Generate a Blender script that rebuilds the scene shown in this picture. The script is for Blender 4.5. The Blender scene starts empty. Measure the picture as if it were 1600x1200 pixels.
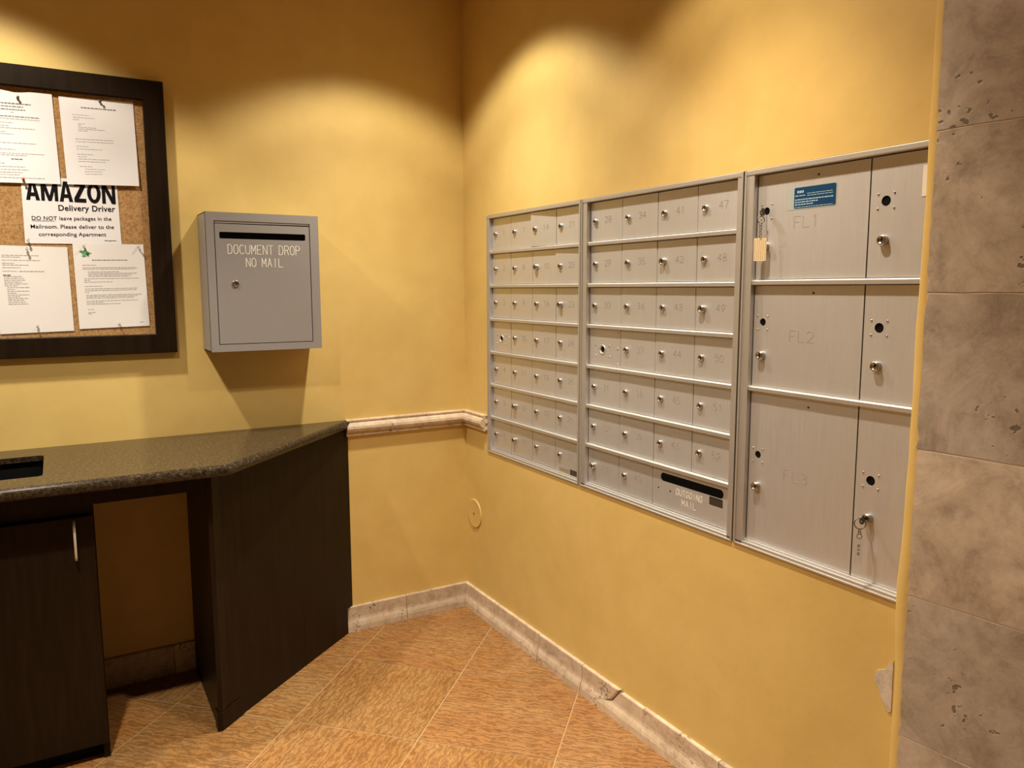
import bpy, bmesh, math, random
from mathutils import Vector, Matrix
random.seed(7)
C = bpy.context.scene.collection
PI = math.pi
R = math.radians

# ------------------------------------------------------------------ camera
cam_d = bpy.data.cameras.new('camera')
cam = bpy.data.objects.new('camera', cam_d); C.objects.link(cam)
cam_d.sensor_fit = 'HORIZONTAL'; cam_d.sensor_width = 36.0
cam_d.lens = 36.0 * 1206.46 / 1600.0
cam_d.clip_start = 0.02
ax = Vector((0.8615615488941553, -0.5076477786855191, -0.002330292419930346))
ay = Vector((0.06400017055594358, 0.10406279935974261, 0.9925094014457616))
az = -Vector((0.5036026962158903, 0.8552570763139421, -0.12214605101686069))
m = Matrix((ax, ay, az)).transposed().to_4x4()
m.translation = Vector((-1.60805, -3.15680, 1.48961))
cam.matrix_world = m
bpy.context.scene.camera = cam

# ------------------------------------------------------------------ world, lights, exposure
vs = bpy.context.scene.view_settings
vs.view_transform = 'Standard'; vs.look = 'None'; vs.gamma = 1.0; vs.use_curve_mapping = False
vs.exposure = 0.08
w = bpy.data.worlds.new('world'); bpy.context.scene.world = w
w.use_nodes = True
w.node_tree.nodes['Background'].inputs[0].default_value = (1.0, 0.82, 0.58, 1)
w.node_tree.nodes['Background'].inputs[1].default_value = 0.05
CEIL = 2.80
DOWNLIGHTS = [  # x, y, wide spill power, narrow beam power, colour
    (-0.50, -0.62, 42, 122, (1.00, 0.935, 0.80)),
    (-1.86, -0.52, 57, 126, (1.00, 0.925, 0.79)),
    (-0.50, -1.72, 24, 160, (1.00, 0.835, 0.64)),
    (-1.80, -1.60, 64, 222, (1.00, 0.91, 0.78)),
]
for x, y, p_wide, p_beam, c in DOWNLIGHTS:      # each reflector lamp: a soft-centred beam inside a wider rim-cut spill
    for p, size, blend in ((p_wide, 114, .32), (p_beam, 88, 1.0)):
        l = bpy.data.lights.new('downlight_beam', 'SPOT')
        l.energy = p; l.color = c; l.spot_size = R(size); l.spot_blend = blend; l.shadow_soft_size = 0.035
        o = bpy.data.objects.new('downlight_beam', l); C.objects.link(o)
        o.location = (x, y, CEIL - 0.045)

# ------------------------------------------------------------------ materials
def mat(name, col=(.8, .8, .8), rough=.5, metal=0.0, spec=.5):
    M = bpy.data.materials.new(name); M.use_nodes = True
    b = M.node_tree.nodes['Principled BSDF']
    b.inputs['Base Color'].default_value = (*col, 1); b.inputs['Roughness'].default_value = rough
    b.inputs['Metallic'].default_value = metal; b.inputs['Specular IOR Level'].default_value = spec
    return M
class NT:
    def __init__(s, M): s.t = M.node_tree; s.b = s.t.nodes['Principled BSDF']
    def n(s, typ, **kw):
        o = s.t.nodes.new(typ)
        for k, v in kw.items():
            if k in o.inputs: o.inputs[k].default_value = v
            else: setattr(o, k, v)
        return o
    def l(s, a, b): s.t.links.new(a, b)
    def coord(s, scale=(1, 1, 1), rot=(0, 0, 0), geo=True):
        if geo: src = s.n('ShaderNodeNewGeometry').outputs['Position']
        else: src = s.n('ShaderNodeTexCoord').outputs['Object']
        mp = s.n('ShaderNodeMapping'); mp.inputs['Scale'].default_value = scale; mp.inputs['Rotation'].default_value = rot
        s.l(src, mp.inputs['Vector']); return mp.outputs['Vector']
    def noise(s, vec, scale, detail=4, rough=.55, dist=0.0):
        o = s.n('ShaderNodeTexNoise'); o.inputs['Scale'].default_value = scale; o.inputs['Detail'].default_value = detail
        o.inputs['Roughness'].default_value = rough; o.inputs['Distortion'].default_value = dist
        s.l(vec, o.inputs['Vector']); return o.outputs['Fac']
    def ramp(s, fac, stops):
        o = s.n('ShaderNodeValToRGB'); e = o.color_ramp.elements
        while len(e) < len(stops): e.new(.5)
        for q, (p, c) in zip(e, stops): q.position = p; q.color = (*c, 1) if len(c) == 3 else c
        s.l(fac, o.inputs['Fac']); return o.outputs['Color']
    def mix(s, fac, a, b, mode='MIX'):
        o = s.n('ShaderNodeMix'); o.data_type = 'RGBA'; o.blend_type = mode
        for k, v in ((0, fac), (6, a), (7, b)):
            if hasattr(v, 'is_output') or isinstance(v, bpy.types.NodeSocket): s.l(v, o.inputs[k])
            else: o.inputs[k].default_value = v if k == 0 else (*v, 1)
        return o.outputs[2]
    def bump(s, h, strength, dist=.002):
        o = s.n('ShaderNodeBump'); o.inputs['Strength'].default_value = strength; o.inputs['Distance'].default_value = dist
        s.l(h, o.inputs['Height']); s.l(o.outputs['Normal'], s.b.inputs['Normal'])
    def rand(s): return s.n('ShaderNodeNewGeometry').outputs['Random Per Island']
    def color(s, c): s.l(c, s.b.inputs['Base Color'])

def m_wall():
    M = mat('yellow_paint', (.66, .44, .12), .55, 0, .35); t = NT(M); v = t.coord()
    n1 = t.noise(v, 2.2, 5, .6, .6); n2 = t.noise(v, 9, 4, .6)
    a = t.ramp(n1, [(.3, (.62, .43, .135)), (.5, (.66, .465, .152)), (.72, (.69, .495, .172))])
    b = t.ramp(n2, [(.35, (.93, .93, .91)), (.6, (1, 1, 1))])
    t.color(t.mix(.7, a, b, 'MULTIPLY')); t.bump(t.noise(v, 45, 5, .6), .12, .003)
    return M
def m_travertine(name, dark, mid, light, scale=6, pits=True, blot=.0):
    M = mat(name, mid, .5, 0, .4); t = NT(M); v = t.coord()
    vv = t.n('ShaderNodeVectorMath', operation='ADD'); t.l(v, vv.inputs[0])
    cr = t.n('ShaderNodeVectorMath', operation='SCALE'); t.l(t.rand(), cr.inputs['Scale']); cr.inputs[0].default_value = (7, 13, 21)
    t.l(cr.outputs[0], vv.inputs[1]); v = vv.outputs[0]
    n1 = t.noise(v, scale, 8, .68, .8)
    c = t.ramp(n1, [(.30, dark), (.5, mid), (.68, light)])
    rn = t.ramp(t.rand(), [(0, (.72, .72, .73)), (1, (1.10, 1.07, 1.04))])
    c = t.mix(1.0, c, rn, 'MULTIPLY')
    mott = t.ramp(t.noise(v, scale * 3.2, 6, .72, .3), [(.34, (.70, .68, .66)), (.5, (1, 1, 1)), (.66, (1.16, 1.16, 1.16))])
    c = t.mix(.75, c, mott, 'MULTIPLY')
    vein = t.ramp(t.noise(v, scale * 4.5, 5, .7, 1.2), [(.485, (0, 0, 0)), (.5, (1, 1, 1)), (.515, (0, 0, 0))])
    vm = t.n('ShaderNodeMath', operation='MULTIPLY'); t.l(vein, vm.inputs[0]); vm.inputs[1].default_value = .12
    c = t.mix(vm.outputs[0], c, tuple(min(1, q * 1.3) for q in light))
    h = n1
    if pits:
        vo = t.n('ShaderNodeTexNoise'); vo.inputs['Scale'].default_value = scale * 9; vo.inputs['Detail'].default_value = 2; t.l(v, vo.inputs['Vector'])
        ms = t.noise(v, scale * .9, 3, .5)
        mu = t.n('ShaderNodeMath', operation='MULTIPLY'); t.l(vo.outputs['Fac'], mu.inputs[0]); t.l(ms, mu.inputs[1])
        pit = t.ramp(mu.outputs[0], [(.365, (0, 0, 0)), (.395, (1, 1, 1))])
        pm = t.n('ShaderNodeMath', operation='MULTIPLY'); t.l(pit, pm.inputs[0]); pm.inputs[1].default_value = .75
        c = t.mix(pm.outputs[0], c, tuple(q * .28 for q in dark))
        sb = t.n('ShaderNodeMath', operation='SUBTRACT'); t.l(n1, sb.inputs[0]); t.l(pit, sb.inputs[1]); h = sb.outputs[0]
    t.color(c); t.bump(h, .3, .004)
    return M
def m_floor(name, ang):
    M = mat(name, (.5, .28, .1), .40, 0, .45); t = NT(M)
    rnd = t.rand(); v0 = t.coord((1, 1, 1), (0, 0, R(ang)))
    off = t.n('ShaderNodeVectorMath', operation='SCALE'); off.inputs[0].default_value = (5, 9, 3); t.l(rnd, off.inputs['Scale'])
    ad = t.n('ShaderNodeVectorMath', operation='ADD'); t.l(v0, ad.inputs[0]); t.l(off.outputs[0], ad.inputs[1])
    mp = t.n('ShaderNodeMapping'); mp.inputs['Scale'].default_value = (.5, 1, 1); t.l(ad.outputs[0], mp.inputs['Vector']); v = mp.outputs['Vector']
    wv = t.n('ShaderNodeTexWave'); wv.wave_type = 'BANDS'; wv.bands_direction = 'Y'; wv.inputs['Scale'].default_value = 13
    wv.inputs['Distortion'].default_value = 13; wv.inputs['Detail'].default_value = 4; wv.inputs['Detail Scale'].default_value = 2.4; wv.inputs['Detail Roughness'].default_value = .64
    t.l(v, wv.inputs['Vector']); wf = wv.outputs['Fac']
    big = t.noise(ad.outputs[0], 3.0, 5, .6, .5); fine = t.noise(v, 44, 4, .65, .8)
    c = t.ramp(big, [(.28, (.225, .114, .039)), (.42, (.29, .140, .041)), (.56, (.29, .152, .051)), (.72, (.335, .190, .073))])
    c2 = t.ramp(wf, [(.0, (.62, .54, .46)), (.25, (.90, .87, .83)), (.6, (1.0, 1.0, 1.0)), (.9, (1.12, 1.14, 1.18)), (1, (1.25, 1.28, 1.36))])
    c = t.mix(.7, c, c2, 'MULTIPLY')
    c3 = t.ramp(fine, [(.32, (.70, .63, .55)), (.5, (1.0, 1.0, 1.0)), (.7, (1.16, 1.17, 1.2))]); c = t.mix(.6, c, c3, 'MULTIPLY')
    rr = t.ramp(rnd, [(0, (1.0, .93, .86)), (.25, (.96, 1.0, 1.05)), (.5, (1.06, .98, .9)), (.8, (.97, .99, 1.0)), (1, (1.05, .95, .85))])
    t.color(t.mix(1, c, rr, 'MULTIPLY'))
    hm = t.n('ShaderNodeMath', operation='MULTIPLY_ADD'); t.l(fine, hm.inputs[0]); hm.inputs[1].default_value = .5; t.l(wf, hm.inputs[2])
    t.bump(hm.outputs[0], .6, .003)
    return M
def m_granite():
    M = mat('dark_granite', (.05, .04, .025), .16, 0, .22); t = NT(M); v = t.coord()
    n = t.noise(v, 95, 3, .7); n2 = t.noise(v, 260, 2, .6)
    c = t.ramp(n, [(.36, (.012, .008, .005)), (.52, (.034, .022, .012)), (.64, (.05, .037, .022)), (.74, (.11, .09, .06))])
    c2 = t.ramp(n2, [(.60, (0, 0, 0)), (.72, (.09, .075, .05))]); t.color(t.mix(1, c, c2, 'ADD'))
    return M
def m_wood():
    M = mat('espresso_wood', (.02, .01, .006), .42, 0, .14); t = NT(M); v = t.coord((30, 30, 2.2))
    n = t.noise(v, 1.6, 5, .6, .6); t.color(t.ramp(n, [(.3, (.0085, .0044, .0018)), (.7, (.017, .0088, .0036))])); t.bump(n, .08, .001)
    return M
def m_alu(name, col, metal=.88, rough=.54):
    M = mat(name, col, rough, metal, .5); t = NT(M); v = t.coord((120, 120, 2.5))
    n = t.noise(v, 4, 3, .6)
    t.color(t.ramp(n, [(.3, tuple(q * .97 for q in col)), (.7, tuple(min(1, q * 1.03) for q in col))]))
    rg = t.n('ShaderNodeMapRange'); rg.inputs[3].default_value = rough - .05; rg.inputs[4].default_value = rough + .06
    t.l(n, rg.inputs[0]); t.l(rg.outputs[0], t.b.inputs['Roughness']); return M
def m_cork():
    M = mat('cork', (.4, .22, .08), .9, 0, .1); t = NT(M); v = t.coord()
    n = t.noise(v, 150, 3, .7); n2 = t.noise(v, 12, 3, .5)
    c = t.ramp(n, [(.33, (.24, .125, .045)), (.5, (.37, .21, .085)), (.68, (.47, .29, .125))])
    t.color(t.mix(.4, c, t.ramp(n2, [(.3, (.75, .7, .65)), (.7, (1.1, 1.1, 1.1))]), 'MULTIPLY')); t.bump(n, .35, .0015); return M
def m_paper(name, col):
    M = mat(name, col, .7, 0, .25); t = NT(M); n = t.noise(t.coord(), 14, 2, .5)
    t.color(t.ramp(n, [(.3, tuple(q * .975 for q in col)), (.7, col)])); return M

WALL = m_wall()
STONE = m_travertine('travertine', (.36, .285, .21), (.54, .445, .345), (.66, .56, .455), 5.5)
TRIMST = m_travertine('travertine_trim', (.52, .40, .275), (.63, .50, .355), (.71, .59, .44), 11, True)
TRIMNEW = m_travertine('travertine_patch', (.76, .60, .40), (.80, .64, .44), (.83, .67, .48), 5, False)
GROUT = mat('grout', (.62, .52, .42), .9); FGROUT = mat('floor_grout', (.47, .30, .145), .85); DGROUT = mat('dark_joint', (.12, .08, .05), .9)
FLOOR = m_floor('ridged_floor_tile', 45); FLOOR2 = m_floor('ridged_floor_tile_turned', -45); GRAN = m_granite(); WOOD = m_wood()
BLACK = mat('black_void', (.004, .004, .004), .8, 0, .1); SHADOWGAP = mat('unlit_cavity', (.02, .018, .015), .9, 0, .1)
ALU = m_alu('satin_aluminium', (.70, .70, .705)); ALUF = m_alu('frame_aluminium', (.62, .60, .57), .85, .50)
BOXG = m_alu('grey_box_paint', (.27, .25, .235), .15, .42)
CHROME = mat('chrome', (.44, .42, .39), .27, 1.0); DCHROME = mat('dull_chrome', (.17, .155, .135), .35, 1.0)
KEYHOLE = mat('keyhole_dark', (.02, .016, .012), .5)
ENGR = mat('engraved_grey', (.27, .245, .215), .6); ENGL = mat('engraved_cream', (.85, .80, .70), .6)
ENGM = mat('engraved_shallow', (.33, .30, .26), .6)
CORK = m_cork(); PAPER = m_paper('white_paper', (.71, .69, .69)); PAPER2 = m_paper('cream_paper', (.72, .685, .655))
INK = mat('black_ink', (.008, .007, .007), .8, 0, .05); FINE = mat('fine_print_grey', (.34, .32, .31), .7); FINED = mat('header_print', (.14, .13, .13), .7)
STEEL = mat('brushed_steel', (.75, .73, .70), .4, .6)
BLUE = mat('blue_sticker', (.006, .048, .12), .5, 0, .2); PALEBLUE = mat('pale_blue_print', (.32, .46, .58), .5); FADED = mat('faded_sticker', (.36, .40, .38), .5)
RED = mat('red_plastic', (.55, .05, .03), .3); NAVY = mat('navy_plastic', (.01, .045, .08), .3)
CLEAR = mat('clear_plastic', (.9, .88, .84), .08); CLEAR.node_tree.nodes['Principled BSDF'].inputs['Transmission Weight'].default_value = .9
GREEN = mat('green_print', (.06, .26, .09), .6); GREEN2 = mat('light_green_print', (.22, .46, .22), .6)
TAGC = mat('cream_tag', (.86, .70, .44), .45); TAGT = mat('brown_print', (.30, .17, .06), .6)
WHITEL = mat('white_label', (.85, .80, .70), .6); DLABEL = mat('dark_label', (.05, .036, .024), .5, 0, .2); MLABEL = mat('brown_label', (.26, .20, .13), .5)
CHIP = m_travertine('bare_plaster', (.52, .44, .35), (.62, .54, .44), (.68, .60, .50), 14, False)
CEILM = mat('ceiling_paint', (.55, .44, .27), .85)
LENS = mat('lamp_lens', (1, .9, .7), .4); LENS.node_tree.nodes['Principled BSDF'].inputs['Emission Color'].default_value = (1, .82, .55, 1); LENS.node_tree.nodes['Principled BSDF'].inputs['Emission Strength'].default_value = 6

# ------------------------------------------------------------------ mesh helpers
class MB:
    def __init__(s): s.v = []; s.f = []; s.sm = []; s.mi = []; s.cur = 0
    def add(s, vs, fs, smooth=False):
        b = len(s.v); s.v += [tuple(q) for q in vs]
        for f in fs: s.f.append([b + i for i in f]); s.sm.append(smooth); s.mi.append(s.cur)
        return s
    def box(s, a, b, bev=0.0):
        x0, y0, z0 = [min(p, q) for p, q in zip(a, b)]; x1, y1, z1 = [max(p, q) for p, q in zip(a, b)]
        if bev <= 0:
            return s.add([(x0,y0,z0),(x1,y0,z0),(x1,y1,z0),(x0,y1,z0),(x0,y0,z1),(x1,y0,z1),(x1,y1,z1),(x0,y1,z1)],
                         [(0,3,2,1),(4,5,6,7),(0,1,5,4),(1,2,6,5),(2,3,7,6),(3,0,4,7)])
        bm = bmesh.new(); bmesh.ops.create_cube(bm, size=1)
        for q in bm.verts: q.co = Vector(((x0+x1)/2 + q.co.x*(x1-x0), (y0+y1)/2 + q.co.y*(y1-y0), (z0+z1)/2 + q.co.z*(z1-z0)))
        bev = min(bev, .45 * min(x1-x0, y1-y0, z1-z0))
        bmesh.ops.bevel(bm, geom=bm.edges[:], offset=bev, segments=2, profile=.6, affect='EDGES')
        return s.bm(bm)
    def bm(s, bm, smooth=False):
        bm.verts.index_update(); s.add([q.co[:] for q in bm.verts], [[q.index for q in f.verts] for f in bm.faces], smooth); bm.free(); return s
    def lathe(s, prof, o, axis, seg=20, smooth=True):
        """prof: (r, h) pairs, revolved about axis through o"""
        axis = Vector(axis).normalized(); u = axis.orthogonal().normalized(); w_ = axis.cross(u); o = Vector(o)
        vs = []; fs = []
        for r, h in prof:
            for k in range(seg):
                a = 2*PI*k/seg; vs.append(o + axis*h + (u*math.cos(a) + w_*math.sin(a))*r)
        for i in range(len(prof)-1):
            for k in range(seg):
                k2 = (k+1) % seg; fs.append((i*seg+k, i*seg+k2, (i+1)*seg+k2, (i+1)*seg+k))
        s.add(vs, fs, smooth)
        s.add(vs[:seg], [list(range(seg))[::-1]]); s.add(vs[-seg:], [list(range(seg))]); return s
    def tube(s, pts, r, seg=8, closed=False):
        pts = [Vector(p) for p in pts]; n = len(pts); vs = []; fs = []; prev = None
        for i, p in enumerate(pts):
            if closed: d = pts[(i+1) % n] - pts[i-1]
            else: d = pts[min(i+1, n-1)] - pts[max(i-1, 0)]
            d.normalize(); u = d.orthogonal().normalized() if prev is None else (prev - d*prev.dot(d)).normalized(); prev = u; w_ = d.cross(u)
            for k in range(seg):
                a = 2*PI*k/seg; vs.append(p + (u*math.cos(a) + w_*math.sin(a))*r)
        for i in range(n if closed else n-1):
            j = (i+1) % n
            for k in range(seg):
                k2 = (k+1) % seg; fs.append((i*seg+k, i*seg+k2, j*seg+k2, j*seg+k))
        if not closed: fs += [list(range(seg))[::-1], [(n-1)*seg+k for k in range(seg)]]
        return s.add(vs, fs, True)
    def ring(s, c, nrm, R_, r, n=24, seg=8):
        nrm = Vector(nrm).normalized(); u = nrm.orthogonal().normalized(); w_ = nrm.cross(u); c = Vector(c)
        return s.tube([c + (u*math.cos(2*PI*k/n) + w_*math.sin(2*PI*k/n))*R_ for k in range(n)], r, seg, True)
    def prism(s, poly, f0, f1):
        """poly: list of 2-D points; f0/f1 map a point to 3-D for the two ends"""
        n = len(poly); vs = [f0(p) for p in poly] + [f1(p) for p in poly]
        fs = [list(range(n))[::-1], [n+i for i in range(n)]] + [(i, (i+1) % n, n+(i+1) % n, n+i) for i in range(n)]
        return s.add(vs, fs)
    def plate(s, outer, holes, fn, d0, d1):
        """flat plate with holes; outer/holes are 2-D loops; fn(p, depth) -> 3-D"""
        bm = bmesh.new(); loops = []
        for lp in [outer] + holes:
            q = [bm.verts.new((p[0], p[1], 0)) for p in lp]; loops.append(q)
            for i in range(len(q)): bm.edges.new((q[i], q[(i+1) % len(q)]))
        bmesh.ops.triangle_fill(bm, edges=bm.edges[:], use_beauty=True, use_dissolve=False)
        tris = []
        def inside(x, y, lp):
            c = False; n = len(lp)
            for i in range(n):
                (xa, ya), (xb, yb) = lp[i][:2], lp[(i+1) % n][:2]
                if (ya > y) != (yb > y) and x < (xb-xa)*(y-ya)/(yb-ya) + xa: c = not c
            return c
        bm.verts.index_update()
        for f in bm.faces:
            cc = f.calc_center_median()
            if not any(inside(cc.x, cc.y, h) for h in holes): tris.append([q.index for q in f.verts])
        pts = [(q.co.x, q.co.y) for q in bm.verts]; n = len(pts); bm.free()
        s.add([fn(p, d0) for p in pts] + [fn(p, d1) for p in pts], tris + [[n+i for i in t][::-1] for t in tris])
        k = 0
        for lp in [outer] + holes:
            L = len(lp); s.add([fn(p, d0) for p in lp] + [fn(p, d1) for p in lp], [(i, (i+1) % L, L+(i+1) % L, L+i) for i in range(L)])
        return s
    def build(s, name, M, parent=None, at=(0, 0, 0), fix=True):
        me = bpy.data.meshes.new(name); at = Vector(at)
        me.from_pydata([Vector(q) - at for q in s.v], [], s.f)
        for q in (M if isinstance(M, (list, tuple)) else [M]): me.materials.append(q)
        me.polygons.foreach_set('use_smooth', s.sm); me.polygons.foreach_set('material_index', s.mi)
        if fix:
            bm = bmesh.new(); bm.from_mesh(me); bmesh.ops.recalc_face_normals(bm, faces=bm.faces[:]); bm.to_mesh(me); bm.free()
        o = bpy.data.objects.new(name, me); C.objects.link(o); o.location = at
        if parent is not None: o.parent = parent
        return o
def tag(o, label, cat=None, group=None):
    o['label'] = label
    if cat: o['category'] = cat
    if group: o['group'] = group
    return o
def thing(name, label, cat, loc=(0, 0, 0), rotz=0, group=None):
    o = bpy.data.objects.new(name, None); C.objects.link(o); o.empty_display_size = .05
    o.location = loc; o.rotation_euler = (0, 0, rotz); tag(o, label, cat, group); return o
def struct(o): o['kind'] = 'structure'; return o
def pw(o, root):
    """parent a mesh built in world coordinates to a thing that is not rotated"""
    o.location = Vector(o.location) - Vector(root.location); o.parent = root; return o
def rrect(x0, x1, y0, y1, r, n=5):
    out = []
    for cx, cy, a0 in ((x1-r, y1-r, 0), (x0+r, y1-r, 90), (x0+r, y0+r, 180), (x1-r, y0+r, 270)):
        for k in range(n+1):
            a = R(a0 + 90*k/n); out.append((cx + r*math.cos(a), cy + r*math.sin(a)))
    return out
def circ(cx, cy, r, n=24): return [(cx + r*math.cos(2*PI*k/n), cy + r*math.sin(2*PI*k/n)) for k in range(n)]

# single-stroke engraved lettering, cell 4 wide x 6 high
ARC = lambda cx, cy, rx, ry, a0, a1, n=8: [(cx + rx*math.cos(R(a0+(a1-a0)*k/n)), cy + ry*math.sin(R(a0+(a1-a0)*k/n))) for k in range(n+1)]
GL = {
 '0': [ARC(2, 4, 2, 2, 0, 180) + ARC(2, 2, 2, 2, 180, 360) + [(4, 4)]],
 '1': [[(1, 5), (2, 6), (2, 0)]],
 '2': [ARC(2, 4.2, 1.9, 1.8, 165, -30) + [(0, 0), (4, 0)]],
 '3': [ARC(2, 4.5, 1.7, 1.5, 150, -90) + ARC(2, 1.55, 1.9, 1.55, 90, -155)],
 '4': [[(3, 0), (3, 6), (0, 2), (4, 2)]],
 '5': [[(3.7, 6), (.5, 6), (.3, 3.4)] + ARC(1.9, 2, 2, 2, 130, -150)],
 '6': [[(3, 6), (.3, 2.6)] + ARC(2, 1.9, 1.9, 1.9, 160, -200, 14)],
 '7': [[(0, 6), (4, 6), (1.4, 0)]],
 '8': [ARC(2, 4.5, 1.6, 1.5, -90, 270, 14), ARC(2, 1.5, 1.9, 1.5, 90, 450, 14)],
 '9': [ARC(2, 4.1, 1.9, 1.9, -20, 340, 14) + [(1, 0)]],
 'A': [[(0, 0), (2, 6), (4, 0)], [(.7, 2), (3.3, 2)]],
 'C': [ARC(2, 3.9, 2, 2.1, 35, 180) + ARC(2, 2.1, 2, 2.1, 180, 325)],
 'D': [[(0, 0), (0, 6), (2, 6)] + ARC(2, 3, 2, 3, 90, -90, 10) + [(0, 0)]],
 'E': [[(4, 6), (0, 6), (0, 0), (4, 0)], [(0, 3), (3, 3)]],
 'F': [[(4, 6), (0, 6), (0, 0)], [(0, 3), (3, 3)]],
 'G': [ARC(2, 3.9, 2, 2.1, 35, 180) + ARC(2, 2.1, 2, 2.1, 180, 350) + [(4, 2.8), (2.4, 2.8)]],
 'I': [[(2, 0), (2, 6)]],
 'L': [[(0, 6), (0, 0), (4, 0)]],
 'M': [[(0, 0), (0, 6), (2, 2), (4, 6), (4, 0)]],
 'N': [[(0, 0), (0, 6), (4, 0), (4, 6)]],
 'O': [ARC(2, 4, 2, 2, 0, 180) + ARC(2, 2, 2, 2, 180, 360) + [(4, 4)]],
 'P': [[(0, 0), (0, 6), (2.4, 6)] + ARC(2.4, 4.5, 1.6, 1.5, 90, -90) + [(0, 3)]],
 'R': [[(0, 0), (0, 6), (2.4, 6)] + ARC(2.4, 4.5, 1.6, 1.5, 90, -90) + [(0, 3)], [(2.2, 3), (4, 0)]],
 'T': [[(0, 6), (4, 6)], [(2, 6), (2, 0)]],
 'U': [[(0, 6), (0, 2)] + ARC(2, 2, 2, 2, 180, 360) + [(4, 6)]],
}
def strokes(mb, text, cx, cz, width, height, lw, fn):
    """fn(u, z, d) -> 3-D; text centred on (cx, cz)"""
    adv = 5.7; tot = sum(adv if c != ' ' else 4.6 for c in text) - 1.7
    sx = width/tot; sz = height/6; u = cx - width/2; z = cz - height/2
    for c in text:
        if c == ' ': u += 4.6*sx; continue
        for pl in GL[c]:
            P = [(u + a*sx, z + b*sz) for a, b in pl]
            for k_, ((xa, za), (xb, zb)) in enumerate(zip(P, P[1:])):
                e_ = 1 + .11*(k_ % 4); dx, dz = xb-xa, zb-za; L = math.hypot(dx, dz)
                if L < 1e-7: continue
                tx, tz = dx/L*lw*.5, dz/L*lw*.5; nx, nz = -tz, tx
                q = [(xa-tx+nx, za-tz+nz), (xa-tx-nx, za-tz-nz), (xb+tx-nx, zb+tz-nz), (xb+tx+nx, zb+tz+nz)]
                mb.add([fn(a, b, 0) for a, b in q] + [fn(a, b, e_) for a, b in q],
                       [(0,1,2,3),(7,6,5,4),(0,4,5,1),(1,5,6,2),(2,6,7,3),(3,7,4,0)])
        u += adv*sx
    return mb
def text_polys(body, bold=0.0, space=1.0):
    """flat outline lettering from the built-in font -> (verts 2-D, faces)"""
    cu = bpy.data.curves.new('t', 'FONT'); cu.body = body; cu.size = 1; cu.offset = bold; cu.space_character = space; cu.resolution_u = 4; cu.fill_mode = 'FRONT'
    o = bpy.data.objects.new('t', cu); C.objects.link(o)
    dg = bpy.context.evaluated_depsgraph_get(); ev = o.evaluated_get(dg); me = ev.to_mesh()
    v = [(q.co.x, q.co.y) for q in me.vertices]; f = [list(q.vertices) for q in me.polygons]
    ev.to_mesh_clear(); bpy.data.objects.remove(o); bpy.data.curves.remove(cu)
    return v, f

# ------------------------------------------------------------------ setting
LX, RY = -3.2, -4.7        # left wall, rear wall
STA = R(5.5); SD = Vector((math.sin(STA), -math.cos(STA), 0)); SN = Vector((-math.cos(STA), -math.sin(STA), 0)); SP = Vector((-.030, -2.190, 0))
# floor: square tiles laid diagonally, each tile its own island
mb = MB(); mb.cur = 1; mb.box((LX-.1, RY-.1, -.05), (.35, .1, -.0012)); mb.cur = 0
S = .466; g = .0020; q2 = math.sqrt(2)
for i in range(-4, 12):
    for j in range(-12, 3):
        s0, s1 = .185 + S*i + g, .185 + S*(i+1) - g; t0, t1 = -.653 + S*j + g, -.653 + S*(j+1) - g
        P = [((s+t)/q2, (t-s)/q2) for s, t in ((s0, t0), (s1, t0), (s1, t1), (s0, t1))]
        cx = sum(p[0] for p in P)/4; cy = sum(p[1] for p in P)/4
        if not (LX-.5 < cx < .6 and RY-.5 < cy < .5): continue
        # clip to the room
        bm = bmesh.new(); bm.faces.new([bm.verts.new((x, y, 0)) for x, y in P])
        for co, no in (((LX-.05, 0, 0), (-1, 0, 0)), ((.3, 0, 0), (1, 0, 0)), ((0, RY-.05, 0), (0, -1, 0)), ((0, .05, 0), (0, 1, 0))):
            bmesh.ops.bisect_plane(bm, geom=bm.verts[:]+bm.edges[:]+bm.faces[:], plane_co=co, plane_no=no, clear_outer=True)
        mb.cur = 2 if (i, j) in ((-1, -1), (0, -2), (-1, -2), (-3, -1), (1, -3), (2, -2), (-2, 1), (-4, 0)) else 0
        if bm.faces: mb.bm(bm)
        else: bm.free()
fl = mb.build('floor', [FLOOR, FGROUT, FLOOR2], fix=False); struct(fl)
for p in fl.data.polygons:
    if p.material_index != 1 and p.normal.z < 0: p.flip()
struct(MB().box((LX-.1, RY-.1, CEIL), (.4, .1, CEIL+.1)).build('ceiling', CEILM))
struct(MB().box((LX-.1, 0, -.05), (.1, .1, CEIL)).build('wall_back', WALL))
struct(MB().box((LX-.1, RY-.1, -.05), (LX, 0, CEIL)).build('wall_left', WALL))
struct(MB().box((LX, RY-.1, -.05), (.4, RY, CEIL)).build('wall_front', STONE))
OY0, OY1, OZ0, OZ1 = -.2185, -2.40, .7780, 1.8000     # opening for the mailbox banks
wr = MB().box((0, 0, -.05), (.1, OY0, CEIL)).box((0, OY0, -.05), (.1, OY1, OZ0)).box((0, OY0, OZ1), (.1, OY1, CEIL))
wr = struct(wr.build('wall_right', WALL))
# knocked-off plaster by the stone edge
poly = [(-2.152, .640), (-2.134, .612), (-2.112, .600), (-2.107, .578), (-2.118, .560), (-2.127, .540), (-2.146, .512), (-2.153, .516)]
ch = MB(); rim = [(y + (.003 if y < -2.13 else .004), z + (.004 if z > .575 else -.003)) for y, z in poly]
ch.prism(poly, lambda p: (.001, p[0], p[1]), lambda p: (-.0022, p[0]*.995-.0106, p[1]))
ch = ch.build('plaster_chip', CHIP); ch.parent = wr; ch['label'] = 'bare patch where the yellow paint broke off'
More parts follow.
